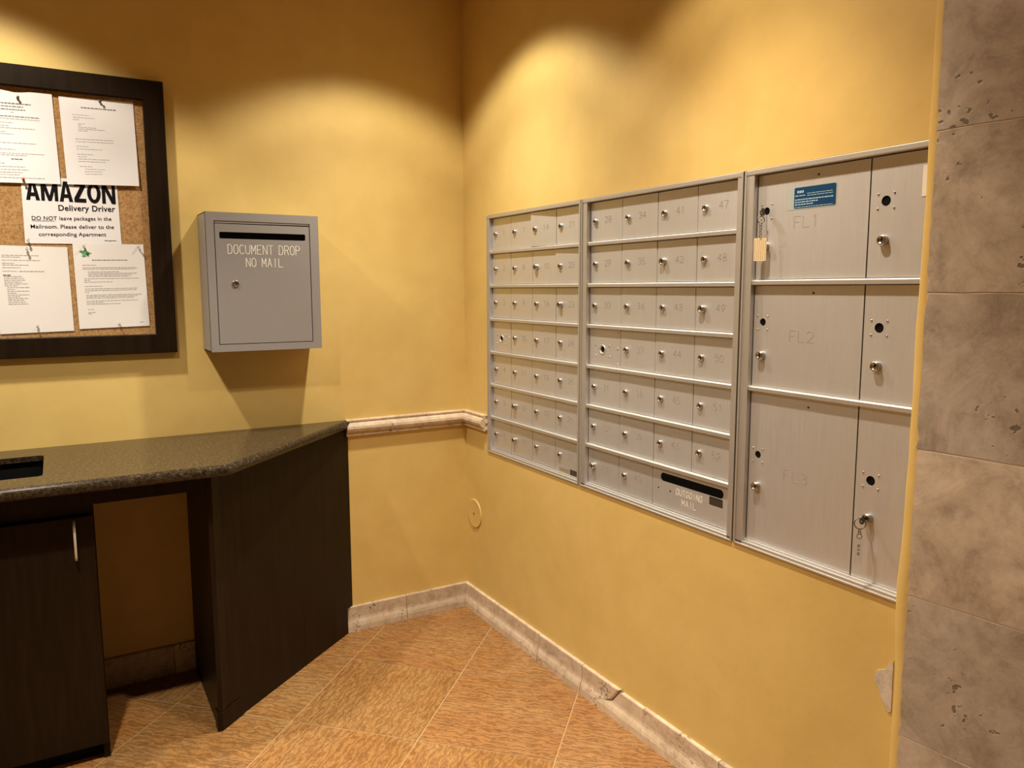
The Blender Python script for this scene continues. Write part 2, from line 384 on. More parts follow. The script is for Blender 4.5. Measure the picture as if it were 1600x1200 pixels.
# faint scuffs
# stone-clad wall end: tiles with open joints on a mortar bed, slightly turned
mb = MB(); mb.cur = 1
def sp(a, z, d): v = SP + SD*a + SN*d; return (v.x, v.y, z)
mb.add([sp(0.004, 0, -.0008), sp(2.6, 0, -.0008), sp(2.6, 0, -.03), sp(.002, 0, -.03), sp(.004, CEIL, -.0008), sp(2.6, CEIL, -.0008), sp(2.6, CEIL, -.03), sp(.002, CEIL, -.03)],
       [(0,3,2,1),(4,5,6,7),(0,1,5,4),(1,2,6,5),(2,3,7,6),(3,0,4,7)]); mb.cur = 0
zj = [0, .160, .491, .818, 1.1455, 1.4795, 1.8085, 2.14, 2.47, CEIL]
aj = [[0, .62, 1.23, 1.84, 2.6], [0, .50, 1.11, 1.72, 2.6]]
rg = random.Random(3)
for r_ in range(len(zj)-1):
    for a0, a1 in zip(aj[r_ % 2], aj[r_ % 2][1:]):
        z0, z1 = zj[r_]+.0017, zj[r_+1]-.0017
        pts = [(a0+.001, z0), (a1-.0012, z0), (a1-.0012, z1), (a0+.001, z1)]
        lo = []
        for k in range(4):     # slightly chipped outline
            (xa, za), (xb, zb) = pts[k], pts[(k+1) % 4]; n = 14
            for i in range(n):
                f = i/n; jx, jz = rg.uniform(-.0012, .0012), rg.uniform(-.0009, .0009)
                if k == 3: jx = rg.uniform(-.0005, .0026) if 0 < i else 0.006
                if k == 3 and i == n-1: jx = .005
                lo.append((xa+(xb-xa)*f+jx, za+(zb-za)*f+jz))
        mb.plate(lo, [], lambda p, d: sp(p[0], p[1], d), 0.0, -.02)
struct(mb.build('wall_near_right', [STONE, GROUT]))
# rounded plaster corner strip between mailbox wall and stone
prof = [(0.0, -2.162), (-.010, -2.164), (-.018, -2.1675), (-.022, -2.172), (-.0225, -2.20), (0, -2.20)]
cb = MB(); NZ = 40; rg = random.Random(5)
vs = []
for k in range(NZ+1):
    z = CEIL*k/NZ; jy = rg.uniform(-.0016, .0016) + .008*math.exp(-((z-.83)/.14)**2) - .0045*max(0, z-1.3)
    jx = rg.uniform(-.0008, .0008)
    vs += [(x+jx*(x < -.005), y + (jy if y > -2.19 and x < -.005 else 0), z) for x, y in prof]
n = len(prof); fs = [(k*n+i, k*n+(i+1) % n, (k+1)*n+(i+1) % n, (k+1)*n+i) for k in range(NZ) for i in range(n)]
cb.add(vs, fs, True); struct(cb.build('trim_3', WALL))

# baseboards: coved travertine pieces
BB = [(0, .110), (.0115, .110), (.0135, .107), (.0135, .060), (.015, .050), (.0205, .036), (.0235, .024), (.0245, 0), (0, 0)]
CR = [(0, .939), (.014, .939), (.017, .936), (.017, .931), (.013, .927), (.016, .924), (.024, .919), (.030, .910), (.0315, .900), (.028, .890), (.020, .883), (.014, .880), (.0135, .876), (.0165, .874), (.0165, .869), (.012, .866), (0, .866)]
def run(mb, prof, axis, a, b, mi0=0, mi1=0):
    """extrude a wall profile; axis 'x' along the back wall, 'y' along the right wall; mitre tuples as +/-1"""
    mb.cur = mi0
    f = (lambda t, m: (lambda p: (t + m*p[0], -p[0], p[1]))) if axis == 'x' else (lambda t, m: (lambda p: (-p[0], t + m*p[0], p[1])))
    mb.prism(prof, f(*a), f(*b)); return mb
bb = MB(); J = .0012
cuts = [LX, -2.9, -2.55, -2.2, -1.9, -1.6, -1.2925, -.98, -.64, -.317]
for a, b in zip(cuts, cuts[1:]): run(bb, BB, 'x', (a+J, 0), (b-J, 0))
run(bb, BB, 'x', (-.317+J, 0), (-.0005, -1))
bb.cur = 1; bb.box((LX, -.010, .001), (-.01, -.0005, .108))
struct(bb.build('baseboard_back', [TRIMST, DGROUT]))
br = MB(); run(br, BB, 'y', (-.0005, -1), (-.29+J, 0)); ys = [-.29, -.658, -.955, -1.30, -1.64, -1.98]
for k, (a, b) in enumerate(zip(ys, ys[1:])):
    if k == 2: continue
    run(br, BB, 'y', (a-J, 0), (b+J, 0))
run(br, BB, 'y', (-1.98-J, 0), (-2.157, 0))
# the broken piece: old stub with a ragged end, newer paler piece beside it
rg = random.Random(11)
old = []; 
def ragged(prof, y0, jig):
    return [(d, z, y0 + j) for (d, z), j in zip(prof, jig)]
jig = [-.215, -.214, -.205, -.170, -.150, -.105, -.085, -.09, -.15]
vs = [(-d, -.955-J, z) for d, z in BB] + [(-d, -.955 + j, z) for (d, z), j in zip(BB, jig)]
n = len(BB); br.cur = 0
br.add(vs, [list(range(n))[::-1], [n+i for i in range(n)]] + [(i, (i+1) % n, n+(i+1) % n, n+i) for i in range(n)])
vs = [(-d*.93, -.955 + j - .011 - rg.uniform(0, .006), z*.97) for (d, z), j in zip(BB, jig)] + [(-d*.93, -1.30+J, z*.97) for d, z in BB]
br.cur = 2; br.add(vs, [list(range(n))[::-1], [n+i for i in range(n)]] + [(i, (i+1) % n, n+(i+1) % n, n+i) for i in range(n)])
br.cur = 1; br.box((-.010, -.01, .001), (-.0005, -2.15, .106))
struct(br.build('baseboard_right', [TRIMST, DGROUT, TRIMNEW]))
t1 = MB(); run(t1, CR, 'x', (-.575, 0), (-.0005, -1)); struct(t1.build('trim_1', TRIMST))
t2 = MB(); run(t2, CR, 'y', (-.0005, -1), (-.203, 0)); 
t2.prism([(-.203, .868), (-.211, .866), (-.216, .875), (-.213, .892), (-.217, .905), (-.214, .922), (-.2165, .938), (-.203, .938)], lambda p: (-.0005, p[0], p[1]), lambda p: (-.014, p[0], p[1]))
struct(t2.build('trim_2', TRIMST))

# ceiling downlights
for x, y, p, pb_, c in DOWNLIGHTS:
    t = thing('ceiling_light', 'round recessed downlight in the ceiling above the mailroom', 'light', (x, y, CEIL), 0, 'recessed ceiling downlights')
    MB().lathe([(.062, 0), (.09, 0), (.092, -.004), (.084, -.009), (.066, -.008), (.062, 0)], (0, 0, 0), (0, 0, 1), 32).build('trim_ring', STEEL, t)
    MB().lathe([(.001, -.002), (.061, -.002), (.061, .0), (.001, 0)], (0, 0, 0), (0, 0, 1), 32).build('lens', LENS, t)

# ------------------------------------------------------------------ mailbox banks
ZB, HT = .779, 1.020
BARS = [1.785, 1.644, 1.5015, 1.3595, 1.217, 1.0755, .934, .7925]      # row divisions (world z)
bar_prof = [(.020, .0075), (.0015, .0070), (-.0048, .0056), (-.0062, .0040), (-.0062, -.0052), (-.0048, -.0066), (.020, -.0066)]
def face(u, z, d): return (u, -.0003*d, z)
def frame_mesh(W, fl, fr, bars, cols, extra=None):
    f = MB(); zt, zb = HT, 0; ft, fb = .0135, .0135
    f.box((0, -.010, 0), (fl, .024, HT), .0018); f.box((W-fr, -.010, 0), (W, .024, HT), .0018)
    f.box((0, -.0115, HT-ft), (W, .024, HT), .0018); f.box((0, -.010, 0), (W, .024, fb), .0015)
    f.box((fl*.8, -.003, fb), (W-fr*.8, .024, fb+.0055), .001)             # stepped sill
    f.box((-.0004, -.0135, 0), (.0055, -.009, HT), .0012); f.box((W-.0055, -.0135, 0), (W+.0004, -.009, HT), .0012)
    f.box((0, -.0135, -.0004), (W, -.009, .005), .0012)
    for z in bars: f.prism(bar_prof, lambda p: (fl-.001, p[0], z-ZB+p[1]), lambda p: (W-fr+.001, p[0], z-ZB+p[1]))
    return f
lock_protos = {}
def lock_mesh(kind):
    if kind in lock_protos: return lock_protos[kind]
    r = .0098 if kind == 'small' else .0118; h = .0075 if kind == 'small' else .0125
    mb = MB(); mb.lathe([(r, 0), (r, -h*.72), (r*.86, -h), (r*.62, -h), (r*.56, -h*.82), (.0005, -h*.82)], (0, 0, 0), (0, 1, 0), 24)
    mb.cur = 1; mb.box((-.0011, -h*.82-.0006, -.0052), (.0011, -h*.8, .0052)); mb.lathe([(.0024, -h*.82-.0006), (.0024, -h*.8)], (0, 0, .001), (0, 1, 0), 12)
    me = mb.build('lock', [CHROME, KEYHOLE]); d = me.data; bpy.data.objects.remove(me); lock_protos[kind] = d; return d
def add_lock(parent, kind, u, z, rot=0):
    o = bpy.data.objects.new('lock', lock_mesh(kind)); C.objects.link(o); o.parent = parent; o.location = (u, 0, z); o.rotation_euler = (0, rot, 0); return o
def rivets(parent, pts, rad=.0032):
    for u, z in pts:
        MB().lathe([(rad, 0), (rad*.9, -.0012), (rad*.5, -.0021), (.0002, -.0024)], (0, 0, 0), (0, 1, 0), 12).build('rivet', CHROME, parent, (0, 0, 0)).location = (u, 0, z)
DV = .005
def door_obj(root, u0, u1, z0, z1, holes=(), name='door', angle=0):
    """a door whose origin sits on its right (hinge) edge at mid height, front face at local y 0"""
    w_ = u1-u0-.0024; h = z1-z0; zc = (z0+z1)/2
    mb = MB()
    if holes:
        mb.plate([(-w_, -h/2), (0, -h/2), (0, h/2), (-w_, h/2)], list(holes), lambda p, d: (p[0], d, p[1]), 0, .0022)
        mb.cur = 1
        for hl in holes:
            xs = [p[0] for p in hl]; zs = [p[1] for p in hl]; mb.box((min(xs)-.004, .0023, min(zs)-.004), (max(xs)+.004, .008, max(zs)+.004))
    else: mb.box((-w_, 0, -h/2), (0, .012, h/2), .0009)
    o = mb.build(name, [ALU, BLACK], root); o.location = (u1-.0012, DV, zc-ZB); o.rotation_euler = (0, 0, angle); return o, w_, h
def number(door, s, w_):
    mb = MB(); cx = -w_ + .099
    return strokes(mb, s, cx, .0035, .033 if len(s) > 1 else .013, .020, .0017, face).build('number', ENGR, door)
def bank(name, label, y0, W, fl, fr, cols, numbers, big, ajar, master, cat='mailbox', faint=()):
    root = thing(name, label, cat, (.009, y0, ZB), -PI/2)
    frame_mesh(W, fl, fr, BARS[1:-1], cols).build('frame', ALUF, root)
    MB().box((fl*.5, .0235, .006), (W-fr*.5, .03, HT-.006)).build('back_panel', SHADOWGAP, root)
    rg = random.Random(len(label))
    for r_ in range(7):
        zt = BARS[r_] - (.0085 if r_ else .002); zb_ = BARS[r_+1] + (.0085 if r_ < 6 else .0075)
        for c in range(4):
            n_ = numbers[r_][c]
            if n_ is None: continue
            u0, u1 = cols[c], cols[c+1]
            if n_ == 'M':
                w_ = u1-u0-.0024; hu = -w_ + .076; hz = -.007
                d, w_, h = door_obj(root, u0, u1, zb_, zt, [circ(hu, hz, .0105)], 'master_panel')
                d['label'] = 'panel with one large keyhole ringed by rivets'
                MB().ring((hu, -.0005, hz), (0, 1, 0), .0145, .0018).build('keyhole_collar', ALUF, d)
                rivets(d, [(hu-.038, .007), (hu-.038, -.029), (hu+.038, .007), (hu+.038, -.029), (-.014, .054), (-.014, 0), (-.014, -.052)])
                continue
            a = R(rg.uniform(-.25, .25)); 
            if (r_, c) in ajar: a = -R(ajar[(r_, c)])
            d, w_, h = door_obj(root, u0, u1, zb_, zt, (), 'door', -a)
            if (r_, c) in ajar: d['label'] = 'door standing slightly ajar'
            add_lock(d, 'big' if (r_, c) in big else 'small', -w_ + (.030 if fl < .03 or c else .030), 0, rg.uniform(-.6, .6))
            if n_: number(d, n_, w_)
    return root
n1 = [[str(1), '7', '14', '21'], ['2', '8', '15', '22'], ['3', '9', '16', '23'], ['M', '10', '17', '24'], ['4', '11', '18', '25'], ['5', '12', '19', '26'], ['6', '13', '20', '27']]
u1 = bank('mailbox_bank', 'aluminium mailbox bank nearest the wall corner, one top row door ajar', -.2195, .687, .020, .014, [.020, .177, .344, .510, .673],
          n1, {(1, 2), (2, 3), (5, 1), (6, 1)}, {(0, 2): 3.4, (1, 3): 1.1}, None)
n2 = [['28', '34', '41', '47'], ['29', '35', '42', '48'], ['30', '36', '43', '49'], ['M', '37', '44', '50'], ['31', '38', '45', '51'], ['32', '39', '46', '52'], ['33', '40', None, None]]
u2 = bank('mailbox_bank', 'aluminium mailbox bank in the middle, with the outgoing mail slot at its bottom', -.9120, .739, .030, .022, [.031, .207, .381, .554, .716],
          n2, {(1, 2), (2, 3), (6, 0)}, {}, None)
# small dark stickers at the lower right of the first bank
MB().box((.539, DV-.0009, .014), (.601, DV-.0002, .036)).build('sticker', MLABEL, u1)
MB().box((.610, DV-.0009, .010), (.664, DV-.0002, .040)).build('sticker', DLABEL, u1)
# outgoing mail panel
zt, zb_ = BARS[6]-.0085, BARS[7]+.0075; ua, ub = .381, .716
W_ = ub-ua-.0024; zc = (zt+zb_)/2
def lu(y): return (-y - .9225) - (ub-.0012)      # world y -> panel u
slot = rrect(lu(-1.342), lu(-1.610), .886-zc, .913-zc, .0125, 6); win = rrect(lu(-1.5545), lu(-1.6085), .858-zc, .884-zc, .003, 3)
d, w_, h = door_obj(u2, ua, ub, zb_, zt, [slot, win], 'outgoing_mail_panel'); d['label'] = 'wide panel with a black letter slot and OUTGOING MAIL lettering'
lt = MB(); strokes(lt, 'OUTGOING', lu(-1.470), .8655-zc, .112, .0185, .0014, face); strokes(lt, 'MAIL', lu(-1.470), .836-zc, .060, .0185, .0014, face); lt.build('lettering', ENGL, d)
MB().box((lu(-1.552), .0012, .856-zc), (lu(-1.611), .0021, .886-zc)).build('window_card', DLABEL, d)
sc = MB()
for y in (-1.332, -1.3875): sc.lathe([(.0032, 0), (.0030, -.0006), (.0005, -.0006)], (lu(y), 0, .861-zc), (0, 1, 0), 12)
sc.build('screw', KEYHOLE, d)
# parcel lockers
u3 = thing('parcel_locker_bank', 'aluminium bank of large parcel lockers beside the stone edge', 'parcel locker', (.009, -1.6575, ZB), -PI/2)
W3 = .58; frame_mesh(W3, .030, .030, [1.505, 1.2205], None).build('frame', ALUF, u3)
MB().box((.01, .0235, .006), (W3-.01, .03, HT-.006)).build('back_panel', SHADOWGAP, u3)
rows = [(1.514-.0005, 1.783), (1.2285, 1.4965), (.799, 1.212)]
UL = lambda y: -y - 1.6645
Lz = [(1.690, 1.599, 1.655, 1.765), (1.4005, 1.312, 1.368, 1.478), (1.041, .954, 1.005, 1.191)]; Rz = [(1.684, 1.597), (1.399, 1.311), (1.041, .951)]
lockers = []
for k, (z0, z1) in enumerate(rows):
    zc = (z0+z1)/2; uu0, uu1 = .031, .360
    ref = uu1-.0012; lz, kz, tz, sz = Lz[k]
    d, w_, h = door_obj(u3, uu0, uu1, z0, z1, [circ(UL(-1.7265)-ref, lz-zc, .0100)], 'locker_door'); lockers.append(d)
    d['label'] = 'wide locker door marked FL%d' % (k+1)
    hu = UL(-1.7265)-ref; rivets(d, [(hu-.0165, lz-zc+.017), (hu+.0165, lz-zc+.017), (hu-.0165, lz-zc-.019), (hu+.0165, lz-zc-.019)], .0022)
    add_lock(d, 'big', UL(-1.727)-ref, kz-zc, .2*k)
    strokes(MB(), 'FL%d' % (k+1), UL(-1.852)-ref, tz-zc, .072, .028, .0017, face).build('lettering', ENGM, d)
    MB().lathe([(.0030, 0), (.0028, -.0008), (.0004, -.0008)], (0, 0, 0), (0, 1, 0), 12).build('screw', KEYHOLE, d).location = (UL(-1.883)-ref, 0, sz-zc)
    MB().lathe([(.0085, -.0021), (.0085, -.0006), (.004, -.0004), (.0004, -.0004)], (hu, .0045, lz-zc), (0, 1, 0), 16).build('keyway', KEYHOLE, d)
    lz, kz = Rz[k]; uv0, uv1 = .361, W3-.031; ref2 = uv1-.0012; hu = UL(-2.0655)-ref2
    e, w2, h = door_obj(u3, uv0, uv1, z0, z1, [circ(hu, lz-zc, .0115)], 'locker_door')
    e['label'] = 'narrow locker door on the right'
    rivets(e, [(hu-.020, lz-zc+.0165), (hu+.020, lz-zc+.0165), (hu-.020, lz-zc-.0165), (hu+.020, lz-zc-.0165)], .0026)
    add_lock(e, 'big', hu, kz-zc, .15*k)
    MB().lathe([(.0095, -.0021), (.0095, -.0006), (.004, -.0004), (.0004, -.0004)], (hu, .0045, lz-zc), (0, 1, 0), 16).build('keyway', KEYHOLE, e)
    if k == 0:
        MB().box((UL(-2.149)-ref2, -.0009, 1.685-zc), (UL(-2.20)-ref2, -.0002, 1.750-zc)).build('sticker', WHITEL, e)
d = lockers[0]; zc = (rows[0][0]+rows[0][1])/2; ref = .360-.0012
st = MB(); a, b = UL(-1.792)-ref, UL(-1.9365)-ref; z0, z1 = 1.6855-zc, 1.7415-zc
st.prism(rrect(a+.021, b-.002, z0+.0025, z1-.002, .004, 3), lambda p: (p[0], -.0007, p[1]), lambda p: (p[0], -.0001, p[1]))
st.cur = 1; st.prism(rrect(a, b, z0, z1, .004, 3), lambda p: (p[0], -.0004, p[1]), lambda p: (p[0], -.00005, p[1])); st.cur = 2
rg = random.Random(4)
def lineu(mb, u0, u1, z, h, fn):
    u = u0
    while u < u1 - .002:
        L = min(rg.uniform(.004, .011), u1-u); mb.add([fn(u, z), fn(u+L, z), fn(u+L, z+h), fn(u, z+h)], [(0, 1, 2, 3)]); u += L + rg.uniform(.0012, .002)
ff = lambda u, z: (u, -.0009, z)
for u0, u1, dz, h in ((a+.030, a+.052, .040, .006), (a+.024, a+.054, .0325, .0022), (a+.060, b-.012, .0365, .0016), (a+.060, b-.010, .0315, .0016),
                      (a+.024, b-.009, .0225, .0028), (a+.024, a+.092, .0165, .0028), (a+.024, a+.078, .0105, .0028), (a+.024, b-.010, .0045, .0016)):
    lineu(st, u0, u1, z0+dz, h, ff)
st.build('sticker', [BLUE, FADED, PALEBLUE], d)['label'] = 'blue instruction sticker faded at its left end'

# keys hanging in two locks
def key_set(label, lock, bow, ring_c, ring_r, chain, tagc, kind):
    """lock: key tip; bow: centre of key head; points in world coordinates"""
    lock, bow, ring_c = Vector(lock), Vector(bow), Vector(ring_c)
    t = thing('key', label, 'key', tuple(lock))
    dirv = (bow-lock).normalized()
    side = Vector((0, 0, 1)).cross(dirv).normalized(); up = dirv.cross(side)
    # key head is a flat disc standing in the vertical plane of the blade
    kb = MB(); b0 = bow - dirv*.007
    kb.prism([(0, -.0030), (1, -.0030), (1, .0030), (0, .0030)], lambda p: tuple(lock.lerp(b0, p[0]) + up*p[1] - side*.0009), lambda p: tuple(lock.lerp(b0, p[0]) + up*p[1] + side*.0009))
    kb.plate([tuple(v) for v in circ(0, 0, .0105, 20)], [circ(.0045, -.001, .0025, 10)], lambda p, d: tuple(bow + dirv*p[0] + up*p[1] + side*d), -.0011, .0011)
    pw(kb.build('key_blade', DCHROME), t)
    pw(MB().ring(ring_c, (-.55, -.83, .1), ring_r, .0012, 28).build('split_ring', DCHROME), t)
    ck = MB()
    for k, (c, nrm, r) in enumerate(chain): ck.ring(c, nrm, r, .0009, 14, 6)
    pw(ck.build('chain', DCHROME), t)
    c = Vector(tagc[0]); wv = Vector(tagc[1]).normalized(); W2, H2 = tagc[2]/2, tagc[3]/2; nv = wv.cross(Vector((0, 0, 1)))
    P = lambda p, d: tuple(c + wv*p[0] + Vector((0, 0, 1))*p[1] + nv*d)
    tg = MB(); tg.plate(rrect(-W2, W2, -H2, H2, .002 if kind == 'cream' else .0035, 3), [circ(0, H2-.0045, .0018, 10)], P, -.0011, .0011)
    tg = pw(tg.build('tag', TAGC if kind == 'cream' else CLEAR), t)
    tg['label'] = 'cream tag covered in lines of small print' if kind == 'cream' else 'clear plastic tag'
    pr = MB(); rg2 = random.Random(2)
    if kind == 'cream':
        for k in range(6):
            u = -W2 + .003 + k*(2*W2-.006)/5; z = -H2 + .003
            while z < H2 - .004:
                L = rg2.uniform(.0015, .004)
                for s_ in (-1, 1): pr.add([P((u-.0006, z), s_*.0013), P((u+.0006, z), s_*.0013), P((u+.0006, z+L), s_*.0013), P((u-.0006, z+L), s_*.0013)], [(0, 1, 2, 3)])
                z += L + .0012
        m_ = TAGT
    else:
        for z, h in ((.008, .007), (.0005, .004), (-.011, .007)):
            for s_ in (-1, 1): pr.add([P((-.0028, z), s_*.0013), P((.0022, z), s_*.0013), P((.0022, z+h), s_*.0013), P((-.0028, z+h), s_*.0013)], [(0, 1, 2, 3)])
        m_ = ENGR
    pr = pr.build('print', m_); pr.parent = tg; pr.location = Vector(pr.location) - (tg.location + t.location)
    return t
key_set('key with a cream printed tag hanging from the lock of the top locker', (.010, -1.7195, 1.690), (-.003, -1.7205, 1.687), (-.0085, -1.7208, 1.667), .0090,
        [((-.0085, -1.7210, 1.6545), (0, 1, 0), .0042), ((-.0085, -1.7210, 1.6475), (1, 0, 0), .0036), ((-.0085, -1.7210, 1.6405), (0, 1, 0), .0036), ((-.0085, -1.7210, 1.6335), (1, 0, 0), .0036), ((-.0085, -1.7210, 1.6265), (0, 1, 0), .0036), ((-.0085, -1.7210, 1.620), (1, 0, 0), .0034)],
        ((-.0085, -1.7215, 1.5905), (.42, -.91, 0), .032, .059), 'cream')
key_set('key with a clear plastic tag hanging from the lock of the lowest narrow locker', (.000, -2.0585, .951), (-.010, -2.0590, .950), (-.0185, -2.0598, 0.9435), .0132,
        [((-.0185, -2.0598, 0.9270), (0, 1, 0), .0036), ((-.0185, -2.0598, 0.9210), (1, 0, 0), .0036), ((-.0185, -2.0598, 0.9125), (.6, .8, 0), .0058)],
        ((-.0185, -2.0598, 0.8775), (.45, -.89, 0), .017, .062), 'clear')

# round painted cover plate low on the right wall
cp = MB(); cp.lathe([(.0665, 0), (.0665, -.0038), (.0650, -.0050), (.0620, -.0048), (.0003, -.0048)], (0, -.086, .4635), (1, 0, 0), 40)
cpo = thing('cover_plate', 'round yellow painted cover plate low on the wall below the mailboxes', 'cover plate', (0, -.086, .4635))
pw(cp.build('plate', WALL), cpo)
pw(MB().lathe([(.0050, -.0046), (.0050, -.0060), (.0040, -.0068), (.0002, -.0069)], (0, -.086, .4635), (1, 0, 0), 14).build('screw', DCHROME), cpo)

# ------------------------------------------------------------------ document drop box
BX0, BX1, BZ0, BZ1, BD = -1.1235, -.7135, 1.2615, 1.7690, .165
db = thing('drop_box', 'grey metal document drop box mounted on the yellow wall', 'drop box', ((BX0+BX1)/2, 0, BZ0))
DX0, DX1, DZ0, DZ1 = -1.0955, -.7465, 1.2875, 1.7385
bd = MB(); T = .003
bd.box((BX0, -BD, BZ0), (BX0+T, 0, BZ1)).box((BX1-T, -BD, BZ0), (BX1, 0, BZ1)).box((BX0, -BD, BZ1-T), (BX1, 0, BZ1)).box((BX0, -BD, BZ0), (BX1, 0, BZ0+T)).box((BX0, -.006, BZ0), (BX1, -.001, BZ1))
bd.plate([(BX0, BZ0), (BX1, BZ0), (BX1, BZ1), (BX0, BZ1)], [[(DX0, DZ0), (DX1, DZ0), (DX1, DZ1), (DX0, DZ1)]], lambda p, d: (p[0], d, p[1]), -BD-.0012, -BD+.010)
pw(bd.build('body', BOXG), db)
pw(MB().box((DX0-.002, -BD+.012, DZ0-.002), (DX1+.002, -BD+.016, DZ1+.002)).build('inner_panel', BLACK), db)
dd = MB(); gp = .0028
so = rrect(-1.0775, -.7640, 1.6745, 1.6985, .005, 4)
ztop = 1.7275
dd.plate([(DX0+gp, DZ0+gp), (DX1-gp, DZ0+gp), (DX1-gp, ztop), (DX0+gp, ztop)], [so], lambda p, d: (p[0], d, p[1]), -BD+.0004, -BD+.0060)
dd = pw(dd.build('door', BOXG), db)
pw(MB().prism([(-BD+.0004, ztop+.0024), (-BD+.0004, DZ1-.001), (-BD+.006, DZ1-.001), (-BD+.006, ztop+.0024)], lambda p: (DX0+gp, p[0], p[1]), lambda p: (DX1-gp, p[0], p[1]+.002)).build('top_strip', BOXG), db)
def fb(u, z, d): return (u, -BD+.0004-.0004*d, z)
le = MB(); strokes(le, 'DOCUMENT DROP', -.919, 1.6365, .262, .033, .0019, fb); strokes(le, 'NO MAIL', -.9205, 1.5895, .133, .031, .0019, fb)
le = le.build('lettering', ENGL); le.parent = dd; le.location = -(dd.location + db.location)
lk = MB(); lc = (-1.0285, -BD+.0004, 1.511)
lk.lathe([(.0125, 0), (.0125, -.0022), (.0105, -.0034), (.0100, -.0030), (.0003, -.0030)], lc, (0, 1, 0), 28); lk.cur = 1
lk.ring((lc[0], lc[1]-.0031, lc[2]), (0, 1, 0), .0078, .0011, 24, 6); lk.box((lc[0]-.0045, lc[1]-.0036, lc[2]-.0012), (lc[0]+.0045, lc[1]-.0029, lc[2]+.0012))
lk = lk.build('lock', [CHROME, KEYHOLE]); lk.parent = dd; lk.location = -(dd.location + db.location)

# ------------------------------------------------------------------ cork notice board
KX0, KX1, KZ0, KZ1, FW = -2.44, -1.222, 1.257, 2.2325, .070
bo = thing('notice_board', 'cork notice board in a dark brown wooden frame on the back wall', 'notice board', ((KX0+KX1)/2, 0, KZ0))
FP = [(0, -.001), (0, -.027), (.003, -.030), (FW-.003, -.030), (FW, -.027), (FW, -.001)]   # (inset, y)
fr = MB(); vs = []
for ins, y in FP: vs += [(KX0+ins, y, KZ0+ins), (KX1-ins, y, KZ0+ins), (KX1-ins, y, KZ1-ins), (KX0+ins, y, KZ1-ins)]
n = len(FP); fr.add(vs, [(i*4+k, i*4+(k+1) % 4, ((i+1) % n)*4+(k+1) % 4, ((i+1) % n)*4+k) for i in range(n) for k in range(4)])
pw(fr.build('frame', WOOD), bo)
pw(MB().box((KX0+.06, -.0105, KZ0+.06), (KX1-.06, -.0015, KZ1-.06)).build('cork_panel', CORK), bo)

# papers: gently bowed sheets pinned to the cork
class Sheet:
    def __init__(s, q, y, curl=lambda a, b: 0.0): s.q = [Vector(p) for p in q]; s.y = y; s.curl = curl      # TL, TR, BR, BL in (x, z)
    def at(s, a, b, off=0.0):      # a: 0 left..1 right, b: 0 top..1 bottom
        t = s.q[0].lerp(s.q[1], a); u = s.q[3].lerp(s.q[2], a); p = t.lerp(u, b); return (p.x, s.y - s.curl(a, b) - off, p.y)
    def inv(s, x, z):
        a = b = .5
        for _ in range(12):
            t = s.q[0].lerp(s.q[1], a); u = s.q[3].lerp(s.q[2], a); p = t.lerp(u, b)
            da = (s.q[1]-s.q[0]).lerp(s.q[2]-s.q[3], b); dbv = u-t; r = Vector((x, z))-p
            det = da.x*dbv.y - da.y*dbv.x; a += (r.x*dbv.y - r.y*dbv.x)/det; b += (da.x*r.y - da.y*r.x)/det
        return a, b
    def mesh(s, na=10, nb=14, top=None):
        mb = MB(); th = .00035
        for o_ in (0, th):
            mb.add([s.at(i/na, max(j/nb, (top(i/na) if top else 0)), o_) for j in range(nb+1) for i in range(na+1)],
                   [(j*(na+1)+i, j*(na+1)+i+1, (j+1)*(na+1)+i+1, (j+1)*(na+1)+i) for j in range(nb) for i in range(na)], True)
        return mb
    def strip(s, mb, a0, a1, b, h):
        n = max(1, int((a1-a0)*12)); 
        for k in range(n):
            u0, u1 = a0+(a1-a0)*k/n, a0+(a1-a0)*(k+1)/n
            mb.add([s.at(u0, b, .0007), s.at(u1, b, .0007), s.at(u1, b+h, .0007), s.at(u0, b+h, .0007)], [(0, 1, 2, 3)])
    def fine(s, mb, lines, seed, h=.0075):
        rg = random.Random(seed)
        for a0, a1, b, *hh in lines:
            a = a0; H = hh[0] if hh else h
            while a < a1-.006:
                L = min(rg.uniform(.018, .06), a1-a); s.strip(mb, a, a+L, b, H); a += L+.009
        return mb
    def text(s, mb, body, x0, x1, z0, z1, bold=0.0, space=1.0):
        v, f = text_polys(body, bold, space); X = [p[0] for p in v]; Y = [p[1] for p in v]; mnx, mxx = min(X), max(X)
        # scale by cap height measured on the letter H
        hv, _ = text_polys('H', bold); cap = max(p[1] for p in hv); base = min(p[1] for p in hv)
        out = []
        for a, b in v:
            fx = (a-mnx)/(mxx-mnx); x = x0+(x1-x0)*fx; zb0 = z0[0]+(z0[1]-z0[0])*fx; zt0 = z1[0]+(z1[1]-z1[0])*fx
            z = zb0 + (zt0-zb0)*(b-base)/(cap-base); ia, ib = s.inv(x, z); out.append(s.at(ia, ib, .0008))
        mb.add(out, f); return mb
def paper(label, sh, M, top=None):
    o = sh.mesh(top=top).build('paper_notice', M, fix=False); c = sh.at(.5, .5)
    root = thing('paper_notice', label, 'paper', c); o.name = 'sheet'; o.location = -Vector(c); o.parent = root; return root
def onpaper(mb, name, M, root): o = mb.build(name, M, fix=False); o.parent = root; o.location = -Vector(root.location); return o
lift = lambda top, bot, e=2: (lambda a, b: top*(1-b)**3 + bot*b**e)
YB = -.0112
